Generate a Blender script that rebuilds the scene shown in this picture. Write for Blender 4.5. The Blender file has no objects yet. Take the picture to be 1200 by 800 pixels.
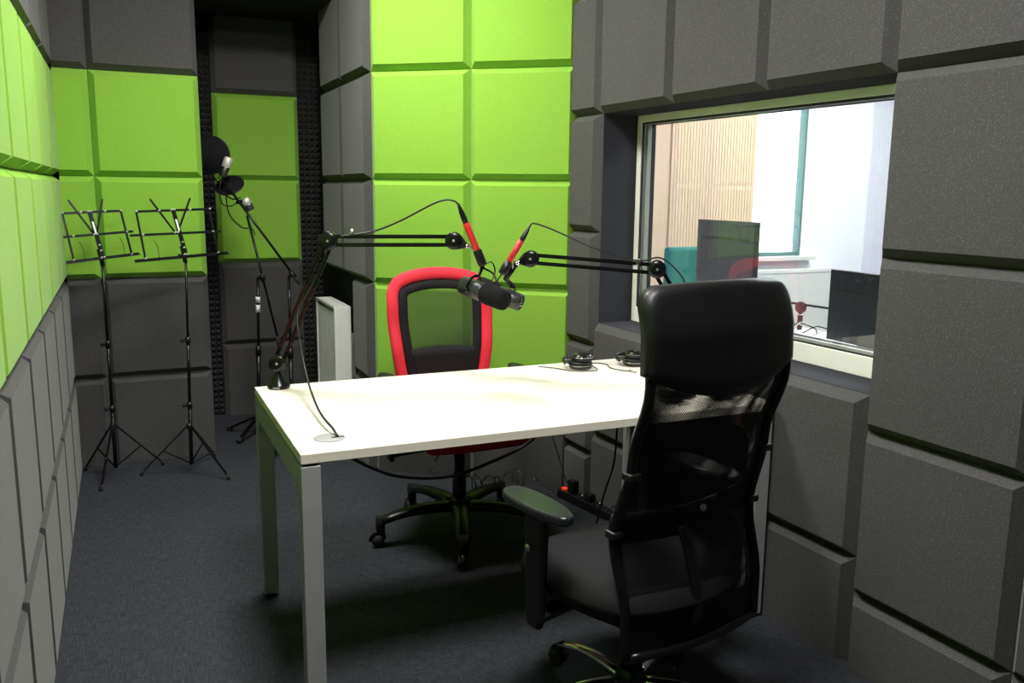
import bpy, math, random
from mathutils import Vector, Matrix
random.seed(7)
PI = math.pi
V = Vector
scn = bpy.context.scene
col = scn.collection

# ------------------------------------------------------------------ tagging
def tag(o, label=None, cat=None, group=None, kind=None):
    if label: o['label'] = label
    if cat: o['category'] = cat
    if group: o['group'] = group
    if kind: o['kind'] = kind
    return o

def thing(name, loc, label, cat, rz=0.0, group=None):
    o = bpy.data.objects.new(name, None)
    o.empty_display_size = .05
    col.objects.link(o)
    o.location = loc
    o.rotation_euler = (0, 0, rz)
    return tag(o, label, cat, group)

def copy_tree(o, parent=None):
    c = o.copy(); col.objects.link(c)
    if parent is not None:
        c.parent = parent
    for ch in [x for x in o.children]:
        copy_tree(ch, c)
    return c

# ------------------------------------------------------------------ materials
def newmat(name):
    m = bpy.data.materials.new(name); m.use_nodes = True
    nt = m.node_tree
    b = nt.nodes['Principled BSDF']
    return m, nt, b

def rgb(c):
    return (c[0], c[1], c[2], 1.0)

def plain(name, c, rough=.5, metal=0., spec=.5, var=.06, scale=30., bump=0., coat=0.):
    m, nt, b = newmat(name)
    b.inputs['Roughness'].default_value = rough
    b.inputs['Metallic'].default_value = metal
    b.inputs['Specular IOR Level'].default_value = spec
    if coat: b.inputs['Coat Weight'].default_value = coat
    tc = nt.nodes.new('ShaderNodeTexCoord')
    n = nt.nodes.new('ShaderNodeTexNoise'); n.inputs['Scale'].default_value = scale
    n.inputs['Detail'].default_value = 3
    nt.links.new(tc.outputs['Object'], n.inputs['Vector'])
    mx = nt.nodes.new('ShaderNodeMix'); mx.data_type = 'RGBA'
    mx.inputs['A'].default_value = rgb([x * (1 - var) for x in c])
    mx.inputs['B'].default_value = rgb([min(1, x * (1 + var)) for x in c])
    nt.links.new(n.outputs['Fac'], mx.inputs['Factor'])
    nt.links.new(mx.outputs['Result'], b.inputs['Base Color'])
    if bump:
        bp = nt.nodes.new('ShaderNodeBump'); bp.inputs['Strength'].default_value = bump
        bp.inputs['Distance'].default_value = .002
        nt.links.new(n.outputs['Fac'], bp.inputs['Height'])
        nt.links.new(bp.outputs['Normal'], b.inputs['Normal'])
    return m

def foam(name, c, speck, amount=.9, sheen=.18):
    m, nt, b = newmat(name)
    b.inputs['Roughness'].default_value = .95
    b.inputs['Specular IOR Level'].default_value = .15
    b.inputs['Sheen Weight'].default_value = sheen; b.inputs['Sheen Roughness'].default_value = .42
    b.inputs['Sheen Tint'].default_value = rgb((.9, .95, .85))
    tc = nt.nodes.new('ShaderNodeTexCoord')
    v = nt.nodes.new('ShaderNodeTexVoronoi'); v.inputs['Scale'].default_value = 430
    nt.links.new(tc.outputs['Object'], v.inputs['Vector'])
    sep = nt.nodes.new('ShaderNodeSeparateColor')
    nt.links.new(v.outputs['Color'], sep.inputs['Color'])
    gt = nt.nodes.new('ShaderNodeMath'); gt.operation = 'GREATER_THAN'; gt.inputs[1].default_value = amount
    nt.links.new(sep.outputs['Red'], gt.inputs[0])
    ds = nt.nodes.new('ShaderNodeMath'); ds.operation = 'LESS_THAN'; ds.inputs[1].default_value = .34
    nt.links.new(v.outputs['Distance'], ds.inputs[0])
    mu = nt.nodes.new('ShaderNodeMath'); mu.operation = 'MULTIPLY'
    nt.links.new(gt.outputs[0], mu.inputs[0]); nt.links.new(ds.outputs[0], mu.inputs[1])
    n = nt.nodes.new('ShaderNodeTexNoise'); n.inputs['Scale'].default_value = 260; n.inputs['Detail'].default_value = 2
    nt.links.new(tc.outputs['Object'], n.inputs['Vector'])
    m1 = nt.nodes.new('ShaderNodeMix'); m1.data_type = 'RGBA'
    m1.inputs['A'].default_value = rgb([x * .82 for x in c]); m1.inputs['B'].default_value = rgb([min(1, x * 1.18) for x in c])
    nt.links.new(n.outputs['Fac'], m1.inputs['Factor'])
    m2 = nt.nodes.new('ShaderNodeMix'); m2.data_type = 'RGBA'
    m2.inputs['B'].default_value = rgb(speck)
    nt.links.new(mu.outputs[0], m2.inputs['Factor'])
    nt.links.new(m1.outputs['Result'], m2.inputs['A'])
    nt.links.new(m2.outputs['Result'], b.inputs['Base Color'])
    bp = nt.nodes.new('ShaderNodeBump'); bp.inputs['Strength'].default_value = .35; bp.inputs['Distance'].default_value = .002
    nt.links.new(n.outputs['Fac'], bp.inputs['Height'])
    nt.links.new(bp.outputs['Normal'], b.inputs['Normal'])
    return m

def emis(name, c, s):
    m = bpy.data.materials.new(name); m.use_nodes = True
    nt = m.node_tree; nt.nodes.remove(nt.nodes['Principled BSDF'])
    e = nt.nodes.new('ShaderNodeEmission'); e.inputs['Color'].default_value = rgb(c); e.inputs['Strength'].default_value = s
    nt.links.new(e.outputs[0], nt.nodes['Material Output'].inputs['Surface'])
    return m

def carpet():
    m, nt, b = newmat('carpet')
    b.inputs['Roughness'].default_value = 1.0
    b.inputs['Specular IOR Level'].default_value = .08
    tc = nt.nodes.new('ShaderNodeTexCoord')
    cols = []
    for sc in ((900, 60, 1), (60, 900, 1)):
        mp = nt.nodes.new('ShaderNodeMapping'); mp.inputs['Scale'].default_value = (sc[0] / 3, sc[1] / 3, 1)
        n = nt.nodes.new('ShaderNodeTexNoise'); n.inputs['Scale'].default_value = 1.0; n.inputs['Detail'].default_value = 2
        nt.links.new(tc.outputs['Object'], mp.inputs['Vector']); nt.links.new(mp.outputs[0], n.inputs['Vector'])
        cols.append(n)
    ad = nt.nodes.new('ShaderNodeMath'); ad.operation = 'MAXIMUM'
    nt.links.new(cols[0].outputs['Fac'], ad.inputs[0]); nt.links.new(cols[1].outputs['Fac'], ad.inputs[1])
    r = nt.nodes.new('ShaderNodeValToRGB')
    r.color_ramp.elements[0].position = .42; r.color_ramp.elements[0].color = (.024, .026, .031, 1)
    r.color_ramp.elements[1].position = .74; r.color_ramp.elements[1].color = (.060, .064, .073, 1)
    nt.links.new(ad.outputs[0], r.inputs['Fac'])
    nt.links.new(r.outputs['Color'], b.inputs['Base Color'])
    bp = nt.nodes.new('ShaderNodeBump'); bp.inputs['Strength'].default_value = .4; bp.inputs['Distance'].default_value = .002
    nt.links.new(ad.outputs[0], bp.inputs['Height']); nt.links.new(bp.outputs['Normal'], b.inputs['Normal'])
    return m

def birch():
    m, nt, b = newmat('pale_birch_laminate')
    b.inputs['Roughness'].default_value = .42
    tc = nt.nodes.new('ShaderNodeTexCoord')
    mp = nt.nodes.new('ShaderNodeMapping'); mp.inputs['Scale'].default_value = (1.6, 38, 38)
    n = nt.nodes.new('ShaderNodeTexNoise'); n.inputs['Scale'].default_value = 1.5; n.inputs['Detail'].default_value = 4
    nt.links.new(tc.outputs['Object'], mp.inputs['Vector']); nt.links.new(mp.outputs[0], n.inputs['Vector'])
    r = nt.nodes.new('ShaderNodeValToRGB')
    r.color_ramp.elements[0].position = .3; r.color_ramp.elements[0].color = (.70, .64, .54, 1)
    r.color_ramp.elements[1].position = .62; r.color_ramp.elements[1].color = (.78, .73, .64, 1)
    nt.links.new(n.outputs['Fac'], r.inputs['Fac']); nt.links.new(r.outputs['Color'], b.inputs['Base Color'])
    return m

def meshcloth(name, c, open_, pitch=.0032, rough=.7):
    """woven net: real round holes let the light and the view through"""
    m, nt, b = newmat(name)
    b.inputs['Base Color'].default_value = rgb(c); b.inputs['Roughness'].default_value = rough
    b.inputs['Specular IOR Level'].default_value = .25
    tc = nt.nodes.new('ShaderNodeTexCoord')
    sp = nt.nodes.new('ShaderNodeSeparateXYZ'); nt.links.new(tc.outputs['Object'], sp.inputs[0])
    k = 2 * PI / pitch
    outs = []
    for op in ('ADD', 'SUBTRACT'):
        a = nt.nodes.new('ShaderNodeMath'); a.operation = op
        nt.links.new(sp.outputs['X'], a.inputs[0]); nt.links.new(sp.outputs['Z'], a.inputs[1])
        q = nt.nodes.new('ShaderNodeMath'); q.operation = 'MULTIPLY'; q.inputs[1].default_value = k * .5
        nt.links.new(a.outputs[0], q.inputs[0])
        s = nt.nodes.new('ShaderNodeMath'); s.operation = 'SINE'; nt.links.new(q.outputs[0], s.inputs[0])
        e = nt.nodes.new('ShaderNodeMath'); e.operation = 'ABSOLUTE'; nt.links.new(s.outputs[0], e.inputs[0])
        outs.append(e)
    mu = nt.nodes.new('ShaderNodeMath'); mu.operation = 'MULTIPLY'
    nt.links.new(outs[0].outputs[0], mu.inputs[0]); nt.links.new(outs[1].outputs[0], mu.inputs[1])
    g = nt.nodes.new('ShaderNodeMath'); g.operation = 'GREATER_THAN'; g.inputs[1].default_value = open_
    nt.links.new(mu.outputs[0], g.inputs[0])
    t = nt.nodes.new('ShaderNodeBsdfTransparent')
    mx = nt.nodes.new('ShaderNodeMixShader')
    nt.links.new(g.outputs[0], mx.inputs[0]); nt.links.new(b.outputs[0], mx.inputs[1]); nt.links.new(t.outputs[0], mx.inputs[2])
    nt.links.new(mx.outputs[0], nt.nodes['Material Output'].inputs['Surface'])
    return m

def pane():
    m = bpy.data.materials.new('window_glass'); m.use_nodes = True
    nt = m.node_tree; nt.nodes.remove(nt.nodes['Principled BSDF'])
    t = nt.nodes.new('ShaderNodeBsdfTransparent'); t.inputs['Color'].default_value = (.97, .985, .98, 1)
    g = nt.nodes.new('ShaderNodeBsdfGlossy'); g.inputs['Roughness'].default_value = .0
    f = nt.nodes.new('ShaderNodeFresnel')
    # the pane is thin: both of its faces mirror like a surface entered from the air
    ge = nt.nodes.new('ShaderNodeNewGeometry'); io = nt.nodes.new('ShaderNodeMix'); io.data_type = 'FLOAT'
    io.inputs['A'].default_value = 1.52; io.inputs['B'].default_value = 1 / 1.52
    nt.links.new(ge.outputs['Backfacing'], io.inputs['Factor']); nt.links.new(io.outputs['Result'], f.inputs['IOR'])
    mx = nt.nodes.new('ShaderNodeMixShader')
    nt.links.new(f.outputs[0], mx.inputs[0]); nt.links.new(t.outputs[0], mx.inputs[1]); nt.links.new(g.outputs[0], mx.inputs[2])
    nt.links.new(mx.outputs[0], nt.nodes['Material Output'].inputs['Surface'])
    return m

GREY_FOAM = foam('grey_foam', (.068, .066, .065), (.19, .185, .18), .82)
GREEN_FOAM = foam('green_foam', (.240, .47, .052), (.30, .55, .10), .93)
PYR_FOAM = plain('pyramid_foam', (.035, .034, .034), .95, spec=.1, scale=200, var=.2)
CARPET = carpet()
BIRCH = birch()
DARKWALL = plain('dark_wall_fabric', (.030, .031, .036), .95, spec=.1, scale=120, var=.35)
CEIL = plain('dark_ceiling', (.05, .05, .05), .9, spec=.1, scale=8)
LINING = plain('window_lining_fabric', (.036, .037, .043), .95, spec=.1, scale=160, var=.35, bump=.3)
FRAMEM = plain('cream_window_frame', (.84, .84, .74), .4, scale=5)
BLACK = plain('black_powder_coat', (.005, .005, .006), .26, spec=.35, scale=60)
BLACKP = plain('black_plastic', (.009, .009, .010), .32, spec=.35, scale=60)
GLOSSB = plain('gloss_black_plastic', (.010, .010, .011), .12, scale=60)
RUBBER = plain('black_rubber', (.014, .014, .014), .7, scale=60)
LEATHER = plain('black_leather', (.006, .006, .0065), .42, spec=.35, scale=220, var=.25, bump=.35)
SEATF = plain('black_seat_fabric', (.011, .011, .0115), .85, spec=.2, scale=400, var=.3, bump=.3)
NET = meshcloth('black_net', (.008, .008, .009), .56, .0048)
NETG = meshcloth('thin_black_net', (.012, .012, .012), .56, .0040)
CHROME = plain('chrome', (.75, .75, .76), .14, metal=1., scale=20, var=.02)
STEEL = plain('brushed_nickel', (.55, .54, .50), .3, metal=1., scale=20)
DESKMETAL = plain('grey_desk_metal', (.42, .42, .42), .42, metal=.35, scale=20)
REDF = plain('red_chair_fabric', (.72, .035, .055), .75, spec=.2, scale=300, var=.12, bump=.2)
REDM = plain('red_anodised_tube', (.72, .025, .03), .4, metal=.15, scale=50)
SPRING = plain('dull_red_spring', (.20, .025, .02), .4, metal=.5, scale=50)
MICB = plain('dark_grey_mic_metal', (.045, .045, .047), .34, metal=.3, scale=50)
MICF = plain('black_foam_windscreen', (.011, .011, .012), .95, spec=.1, scale=400, var=.4, bump=.4)
WHITEP = plain('white_enamel', (.70, .71, .66), .4, scale=10)
WHITEM = plain('white_marking', (.80, .80, .80), .5, scale=10)
DARKINK = plain('dark_red_ink', (.03, .004, .005), .6, scale=10)
PLATE = plain('light_grey_plastic', (.62, .63, .62), .4, scale=20)
REDSW = emis('lit_red_switch', (1.0, .04, .02), 1.2)
CABLE = plain('black_cable', (.007, .007, .008), .4, spec=.35, scale=60)
PEACH = plain('beige_wall', (.72, .53, .39), .8, scale=3, var=.03)
SLATB = plain('beige_wood_slats', (.70, .52, .38), .7, scale=6, var=.06)
SLATL = plain('pale_lilac_slats', (.74, .72, .82), .7, scale=6, var=.05)
WHITEW = plain('white_wall', (.90, .90, .94), .8, scale=2, var=.02)
TEALF = plain('teal_window_frame', (.10, .19, .19), .4, scale=10)
TEAL = plain('teal_fabric', (.02, .20, .19), .8, scale=100)
MONB = plain('dark_monitor_plastic', (.022, .024, .03), .3, scale=20)
REDBR = plain('brown_red_tube', (.11, .028, .024), .4, metal=.2, scale=20)

# ------------------------------------------------------------------ mesh builder
def frame_from(d, up=(0, 0, 1)):
    z = V(d).normalized(); u = V(up)
    if abs(z.dot(u.normalized())) > .97: u = V((0, 1, 0))
    x = u.cross(z).normalized(); y = z.cross(x)
    return x, y, z

class MB:
    def __init__(s): s.v = []; s.f = []; s.sm = []
    def add(s, vs, fs, smooth=False):
        o = len(s.v); s.v += [V(p) for p in vs]
        for f in fs: s.f.append([o + i for i in f]); s.sm.append(smooth)
        return s
    def box(s, x0, x1, y0, y1, z0, z1):
        vs = [(x0, y0, z0), (x1, y0, z0), (x1, y1, z0), (x0, y1, z0), (x0, y0, z1), (x1, y0, z1), (x1, y1, z1), (x0, y1, z1)]
        return s.add(vs, [(0, 3, 2, 1), (4, 5, 6, 7), (0, 1, 5, 4), (1, 2, 6, 5), (2, 3, 7, 6), (3, 0, 4, 7)])
    def bar(s, a, b, w, h, up=(0, 0, 1)):
        a = V(a); b = V(b); x, y, z = frame_from(b - a, up)
        vs = []
        for p in (a, b):
            for sx, sy in ((-1, -1), (1, -1), (1, 1), (-1, 1)): vs.append(p + x * sx * w / 2 + y * sy * h / 2)
        return s.add(vs, [(0, 3, 2, 1), (4, 5, 6, 7), (0, 1, 5, 4), (1, 2, 6, 5), (2, 3, 7, 6), (3, 0, 4, 7)])
    def tube(s, pts, r, n=10, closed=False, flat=1.0, up=(0, 0, 1)):
        pts = [V(p) for p in pts]; m = len(pts)
        rs = r if isinstance(r, (list, tuple)) else [r] * m
        vs = []; prev = None
        for i, p in enumerate(pts):
            if closed: t = pts[(i + 1) % m] - pts[i - 1]
            else: t = pts[min(i + 1, m - 1)] - pts[max(i - 1, 0)]
            t = t.normalized() if t.length > 1e-9 else V((0, 0, 1))
            if prev is None:
                x, y, _ = frame_from(t, up)
            else:
                x = (prev - t * prev.dot(t))
                x = x.normalized() if x.length > 1e-6 else frame_from(t, up)[0]
                y = t.cross(x)
            prev = x
            for k in range(n):
                a = 2 * PI * k / n
                vs.append(p + x * math.cos(a) * rs[i] + y * math.sin(a) * rs[i] * flat)
        fs = []
        for i in range(m if closed else m - 1):
            for k in range(n):
                j = (i + 1) % m; k2 = (k + 1) % n
                fs.append((i * n + k, i * n + k2, j * n + k2, j * n + k))
        s.add(vs, fs, True)
        if not closed:
            o = len(s.v) - m * n
            s.f.append([o + k for k in range(n)][::-1]); s.sm.append(False)
            s.f.append([o + (m - 1) * n + k for k in range(n)]); s.sm.append(False)
        return s
    def lathe(s, prof, org=(0, 0, 0), axis=(0, 0, 1), n=24, smooth=True, up=(0, 0, 1)):
        x, y, z = frame_from(axis, up); org = V(org); vs = []
        for (r, h) in prof:
            for k in range(n):
                a = 2 * PI * k / n
                vs.append(org + z * h + (x * math.cos(a) + y * math.sin(a)) * max(r, 1e-5))
        fs = []
        for i in range(len(prof) - 1):
            for k in range(n):
                k2 = (k + 1) % n
                fs.append((i * n + k, i * n + k2, (i + 1) * n + k2, (i + 1) * n + k))
        s.add(vs, fs, smooth)
        o = len(s.v) - len(prof) * n
        if prof[0][0] > 1e-4: s.f.append([o + k for k in range(n)][::-1]); s.sm.append(False)
        if prof[-1][0] > 1e-4: s.f.append([o + (len(prof) - 1) * n + k for k in range(n)]); s.sm.append(False)
        return s
    def prism(s, outline, o, u, w, th):
        """outline (a,b) in plane o + a*u + b*w, extruded by th along u x w"""
        u = V(u).normalized(); w = V(w).normalized(); n = u.cross(w); o = V(o); m = len(outline)
        vs = [o + u * a + w * b for a, b in outline] + [o + u * a + w * b + n * th for a, b in outline]
        fs = [tuple(range(m))[::-1], tuple(range(m, 2 * m))] + [(i, (i + 1) % m, m + (i + 1) % m, m + i) for i in range(m)]
        return s.add(vs, fs)
    def shell(s, fn, nu, nv, closed_thick):
        """fn(i/nu, j/nv) -> (front point, back point); closed solid sheet"""
        A = []; B = []
        for j in range(nv + 1):
            for i in range(nu + 1):
                a, b = fn(i / nu, j / nv); A.append(a); B.append(b)
        W = nu + 1; N = len(A); fs = []
        for j in range(nv):
            for i in range(nu):
                q = (j * W + i, j * W + i + 1, (j + 1) * W + i + 1, (j + 1) * W + i)
                fs.append(q); fs.append(tuple(N + k for k in q[::-1]))
        for i in range(nu):
            fs.append((i + 1, i, N + i, N + i + 1)); k = nv * W
            fs.append((k + i, k + i + 1, N + k + i + 1, N + k + i))
        for j in range(nv):
            a, b = j * W, (j + 1) * W
            fs.append((a, b, N + b, N + a)); a += nu; b += nu
            fs.append((b, a, N + a, N + b))
        return s.add(A + B, fs, True)
    def sheet(s, fn, nu, nv):
        vs = [fn(i / nu, j / nv) for j in range(nv + 1) for i in range(nu + 1)]; W = nu + 1
        fs = [(j * W + i, j * W + i + 1, (j + 1) * W + i + 1, (j + 1) * W + i) for j in range(nv) for i in range(nu)]
        return s.add(vs, fs, True)
    def build(s, name, mat, parent=None, world=False, bevel=0., seg=2, sub=0):
        org = V((0, 0, 0))
        if parent is not None and world:
            p = parent
            while p is not None: org = org + p.location; p = p.parent
        me = bpy.data.meshes.new(name)
        me.from_pydata([tuple(p - org) for p in s.v], [], s.f)
        me.polygons.foreach_set('use_smooth', s.sm)
        me.update(); me.validate()
        me.materials.append(mat)
        o = bpy.data.objects.new(name, me); col.objects.link(o)
        if parent is not None: o.parent = parent
        if bevel:
            b = o.modifiers.new('b', 'BEVEL'); b.width = bevel; b.segments = seg; b.limit_method = 'ANGLE'; b.angle_limit = math.radians(40)
        if sub:
            q = o.modifiers.new('s', 'SUBSURF'); q.levels = sub; q.render_levels = sub
        return o

def curve(pts, n=8):
    """Catmull-Rom through pts"""
    P = [V(p) for p in pts]; P = [P[0] * 2 - P[1]] + P + [P[-1] * 2 - P[-2]]; out = []
    for i in range(1, len(P) - 2):
        for k in range(n):
            t = k / n; a, b, c, d = P[i - 1], P[i], P[i + 1], P[i + 2]
            out.append(.5 * ((2 * b) + (c - a) * t + (2 * a - 5 * b + 4 * c - d) * t * t + (3 * b - a - 3 * c + d) * t ** 3))
    out.append(P[-2]); return out

def cable(name, pts, r, label, cat='cable', mat=None, n=8, segs=6):
    o = MB().tube(curve(pts, n), r, segs).build(name, mat or CABLE)
    return tag(o, label, cat)

def wtext(txt, size, mat, parent, M, name='lettering', depth=.0004):
    """lettering as real mesh, placed by the matrix M (text runs along local x, faces local z)"""
    cu = bpy.data.curves.new(name, 'FONT'); cu.body = txt; cu.size = size; cu.extrude = depth
    cu.align_x = 'CENTER'; cu.align_y = 'CENTER'
    tmp = bpy.data.objects.new(name + '_c', cu); col.objects.link(tmp)
    dg = bpy.context.evaluated_depsgraph_get(); dg.update()
    me = bpy.data.meshes.new_from_object(tmp.evaluated_get(dg))
    bpy.data.objects.remove(tmp); bpy.data.curves.remove(cu)
    me.transform(M); me.materials.clear(); me.materials.append(mat)
    o = bpy.data.objects.new(name, me); col.objects.link(o); o.parent = parent
    return o

def basis(x, y, z, o):
    M = Matrix.Identity(4)
    for i in range(3):
        M[i][0] = x[i]; M[i][1] = y[i]; M[i][2] = z[i]; M[i][3] = o[i]
    return M

# ------------------------------------------------------------------ camera
cam = bpy.data.cameras.new('camera'); co = bpy.data.objects.new('camera', cam); col.objects.link(co)
cam.sensor_width = 36; cam.lens = 1017.2 / 1200 * 36; cam.clip_start = .02
Rv = V((0.91318919, -0.40739924, 0.01055227)); Uv = V((0.06011795, 0.16027418, 0.98524008)); Fv = V((0.40307732, 0.89907622, -0.17085266))
co.matrix_world = basis(Rv, Uv, -Fv, (0, 0, 1.4014))
scn.camera = co

# ------------------------------------------------------------------ room shell
T, CH, H = .078, .027, 2.85
SOF = 2.385          # dropped soffit over the alcove
CD = .036                  # the edges are cut deeper than they are wide
BK = T - CD
def struct(name, mb, m, world=False, **k):
    return tag(mb.build(name, m, **k), kind='structure')
def wall_poly(name, pts, m, z0=0, z1=H):
    mb = MB(); mb.prism([(p[0], p[1]) for p in pts], (0, 0, z0), (1, 0, 0), (0, 1, 0), z1 - z0)
    return struct(name, mb, m)

struct('floor', MB().box(-.6, 7.3, -1.0, 6.2, -.05, 0), CARPET)
cl = MB().box(-.6, 2.26, -1.0, 5.9, H, H + .06); struct('ceiling', cl, CEIL)
struct('ceiling_soffit', MB().box(.394, 1.165, 4.82, 5.582, SOF + .002, H), PYR_FOAM)
wall_poly('wall_left', [(-.45, -.8), (-.331, -.8), (-.331, 4.92), (-.45, 4.92)], DARKWALL)
wall_poly('wall_back', [(-.331, 4.802), (.392, 4.816), (.392, 4.92), (-.331, 4.92)], DARKWALL)
wall_poly('wall_alcove', [(.30, 5.583), (1.30, 5.583), (1.30, 5.70), (.30, 5.70)], DARKWALL)
wall_poly('wall_alcove_left', [(.30, 4.92), (.392, 4.92), (.392, 5.583), (.30, 5.583)], DARKWALL)
wall_poly('wall_side', [(1.167, 4.24), (1.30, 4.24), (1.30, 5.583), (1.167, 5.583)], DARKWALL)
ga = .6862; gu = V((math.cos(ga), -math.sin(ga), 0)); gn = V((-math.sin(ga), -math.cos(ga), 0))
g0 = V((1.124, 4.177, 0))
a = g0 - gn * BK; b = a + gu * 1.06; wall_poly('wall_angled', [tuple(a - gn * .001)[:2], tuple(b)[:2], tuple(b - gn * .12)[:2], (1.30, 4.30)], DARKWALL)
wall_poly('wall_front', [(-.45, -.95), (2.25, -.95), (2.25, -.8), (-.45, -.8)], DARKWALL)

# right wall, seen from inside: local x runs towards the camera, local +y goes out of the room
RO = V((1.9, 3.308, 0)); RT = math.atan2(-1, .0334)
S0, S1, WZ0, WZ1 = 0.0, 1.499, .831, 1.729
mb = MB(); y0, y1 = BK, .24
mb.box(-.36, 4.15, y0, y1, 0, WZ0 - .003); mb.box(-.36, 4.15, y0, y1, WZ1 + .003, H)
mb.box(-.36, S0 - .003, y0, y1, WZ0 - .003, WZ1 + .003); mb.box(S1 + .003, 4.15, y0, y1, WZ0 - .003, WZ1 + .003)
wr = struct('wall_right', mb, DARKWALL); wr.location = RO; wr.rotation_euler = (0, 0, RT)
mb = MB()
mb.box(S0 - .002, S0 + .001, .001, .17, WZ0, WZ1); mb.box(S1 - .001, S1 + .002, .001, .17, WZ0, WZ1)
mb.box(S0, S1, .001, .17, WZ1 - .001, WZ1 + .002); mb.box(S0, S1, .001, .17, WZ0 - .002, WZ0 + .001)
o = struct('trim_1', mb, LINING); o.location = RO; o.rotation_euler = (0, 0, RT)
# window
win = bpy.data.objects.new('window_1', None); col.objects.link(win); win.location = RO; win.rotation_euler = (0, 0, RT)
tag(win, kind='structure')
def ring(mb, s0, s1, z0, z1, l, r, b, t, ya, yb):
    mb.box(s0, s0 + l, ya, yb, z0, z1); mb.box(s1 - r, s1, ya, yb, z0, z1)
    mb.box(s0 + l, s1 - r, ya, yb, z0, z0 + b); mb.box(s0 + l, s1 - r, ya, yb, z1 - t, z1)
e = .002
mb = MB(); ring(mb, S0 + e, S1 - e, WZ0 + e, WZ1 - e, .030, .030, .066, .030, .17, .195); mb.build('window_frame', FRAMEM, win, bevel=.003)
mb = MB(); ring(mb, S0 + .032, S1 - .032, WZ0 + .068, WZ1 - .032, .007, .007, .006, .007, .176, .186); mb.build('gasket', RUBBER, win)
mb = MB(); ring(mb, S0 + .034, S1 - .034, WZ0 + .070, WZ1 - .034, .014, .014, .010, .006, .1955, .215); mb.build('glazing_bead', plain('grey_glazing_bead', (.30, .32, .28), .4), win)
mb = MB(); ring(mb, S0 + .030, S1 - .030, WZ0 + .066, WZ1 - .030, .016, .016, .016, .012, .2155, .238); mb.build('outer_gasket', RUBBER, win)
MB().box(S0 + .036, S1 - .036, .1875, .1905, WZ0 + .070, WZ1 - .036).build('glass', pane(), win)
MB().box(S0 + .036, S1 - .036, .226, .229, WZ0 + .070, WZ1 - .036).build('glass', bpy.data.materials['window_glass'], win)

# ------------------------------------------------------------------ acoustic panels
_cache = {}
def panel_mesh(w, h, m, ch):
    key = (round(w, 3), round(h, 3), m.name, ch)
    if key in _cache: return _cache[key]
    g = .0008; l, r, b, t = [CH if k else 0 for k in ch]
    x0, x1, z0, z1 = g, w - g, g, h - g
    if not ch[2]: z0 = .001
    vs = []
    for y, il, ir, ib, it in ((-.0005, 0, 0, 0, 0), (-BK, 0, 0, 0, 0), (-T, l, r, b, t)):
        vs += [(x0 + il, y, z0 + ib), (x1 - ir, y, z0 + ib), (x1 - ir, y, z1 - it), (x0 + il, y, z1 - it)]
    mb = MB()
    fs = [(3, 2, 1, 0), (8, 9, 10, 11)]
    for k in (0, 4):
        for i in range(4):
            j = (i + 1) % 4; fs.append((k + i, k + j, k + 4 + j, k + 4 + i))
    mb.add(vs, fs)
    me = bpy.data.meshes.new('acoustic_panel')
    me.from_pydata([tuple(p) for p in mb.v], [], mb.f); me.update(); me.materials.append(m)
    _cache[key] = me; return me

def panels(org, th, cols, rows, wallname, colwords, group, chl=None):
    """org: seam-plane origin; cols [(s0,s1,chl,chr)], rows [(z0,z1,mat,chb,cht,words)]"""
    base = V(org) - V((math.sin(th), -math.cos(th), 0)) * BK
    u = V((math.cos(th), math.sin(th), 0))
    for ci, (s0, s1, cl_, cr) in enumerate(cols):
        for (z0, z1, m, cb, ct, words) in rows:
            o = bpy.data.objects.new('acoustic_panel', panel_mesh(s1 - s0, z1 - z0, m, (cl_, cr, cb, ct)))
            col.objects.link(o)
            p = base + u * s0; o.location = (p.x, p.y, z0); o.rotation_euler = (0, 0, th)
            c = 'green' if m is GREEN_FOAM else 'dark grey'
            tag(o, f'{c} foam panel, {wallname}, {words}, {colwords[ci]}', 'acoustic panel', group)

z = [0, .451, .951, 1.451, 1.951, 2.451, H]
G, K = GREEN_FOAM, GREY_FOAM
LR = [(z[0], z[1], K, 0, 1, 'floor row'), (z[1], z[2], K, 1, 1, 'row under the green'), (z[2], z[3], G, 1, 1, 'lower green row'),
      (z[3], z[4], G, 1, 1, 'upper green row'), (z[4], z[5], K, 1, 1, 'row above the green'), (z[5], z[6], K, 1, 0, 'ceiling row')]
# left wall
cs = [0.6975 - 1.0 + .5 * i for i in range(0, 11)]
cols = [(cs[i], cs[i + 1], 1, 1) for i in range(10)]
cols[-1] = (cs[9], 4.798, 1, 0)
order = ['at the far corner', 'second from the far corner', 'third from the far corner', 'fourth from the far corner', 'fifth from the far corner',
         'sixth from the far corner', 'seventh from the far corner', 'eighth from the far corner', 'ninth from the far corner', 'tenth from the far corner'][::-1]
panels((-.289, 0, 0), PI / 2, cols, LR, 'left wall', order, 'foam panels on the left wall')
# back wall
bt = math.atan(.024)
panels((-.1049, 4.7577, 0), bt, [(-.153, 0, 0, 1), (0, .5, 1, 1)], LR, 'wall behind music stands',
       ['narrow one in corner', 'wide one beside alcove'], 'foam panels behind the music stands')
# alcove
LA_ = LR[:4] + [(z[4], SOF, K, 1, 0, 'top grey row')]
panels((.527, 5.541, 0), 0, [(0, .5, 1, 1)], LA_, 'dim alcove end wall', ['between pyramid strips'], 'foam panels in the alcove')
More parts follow.
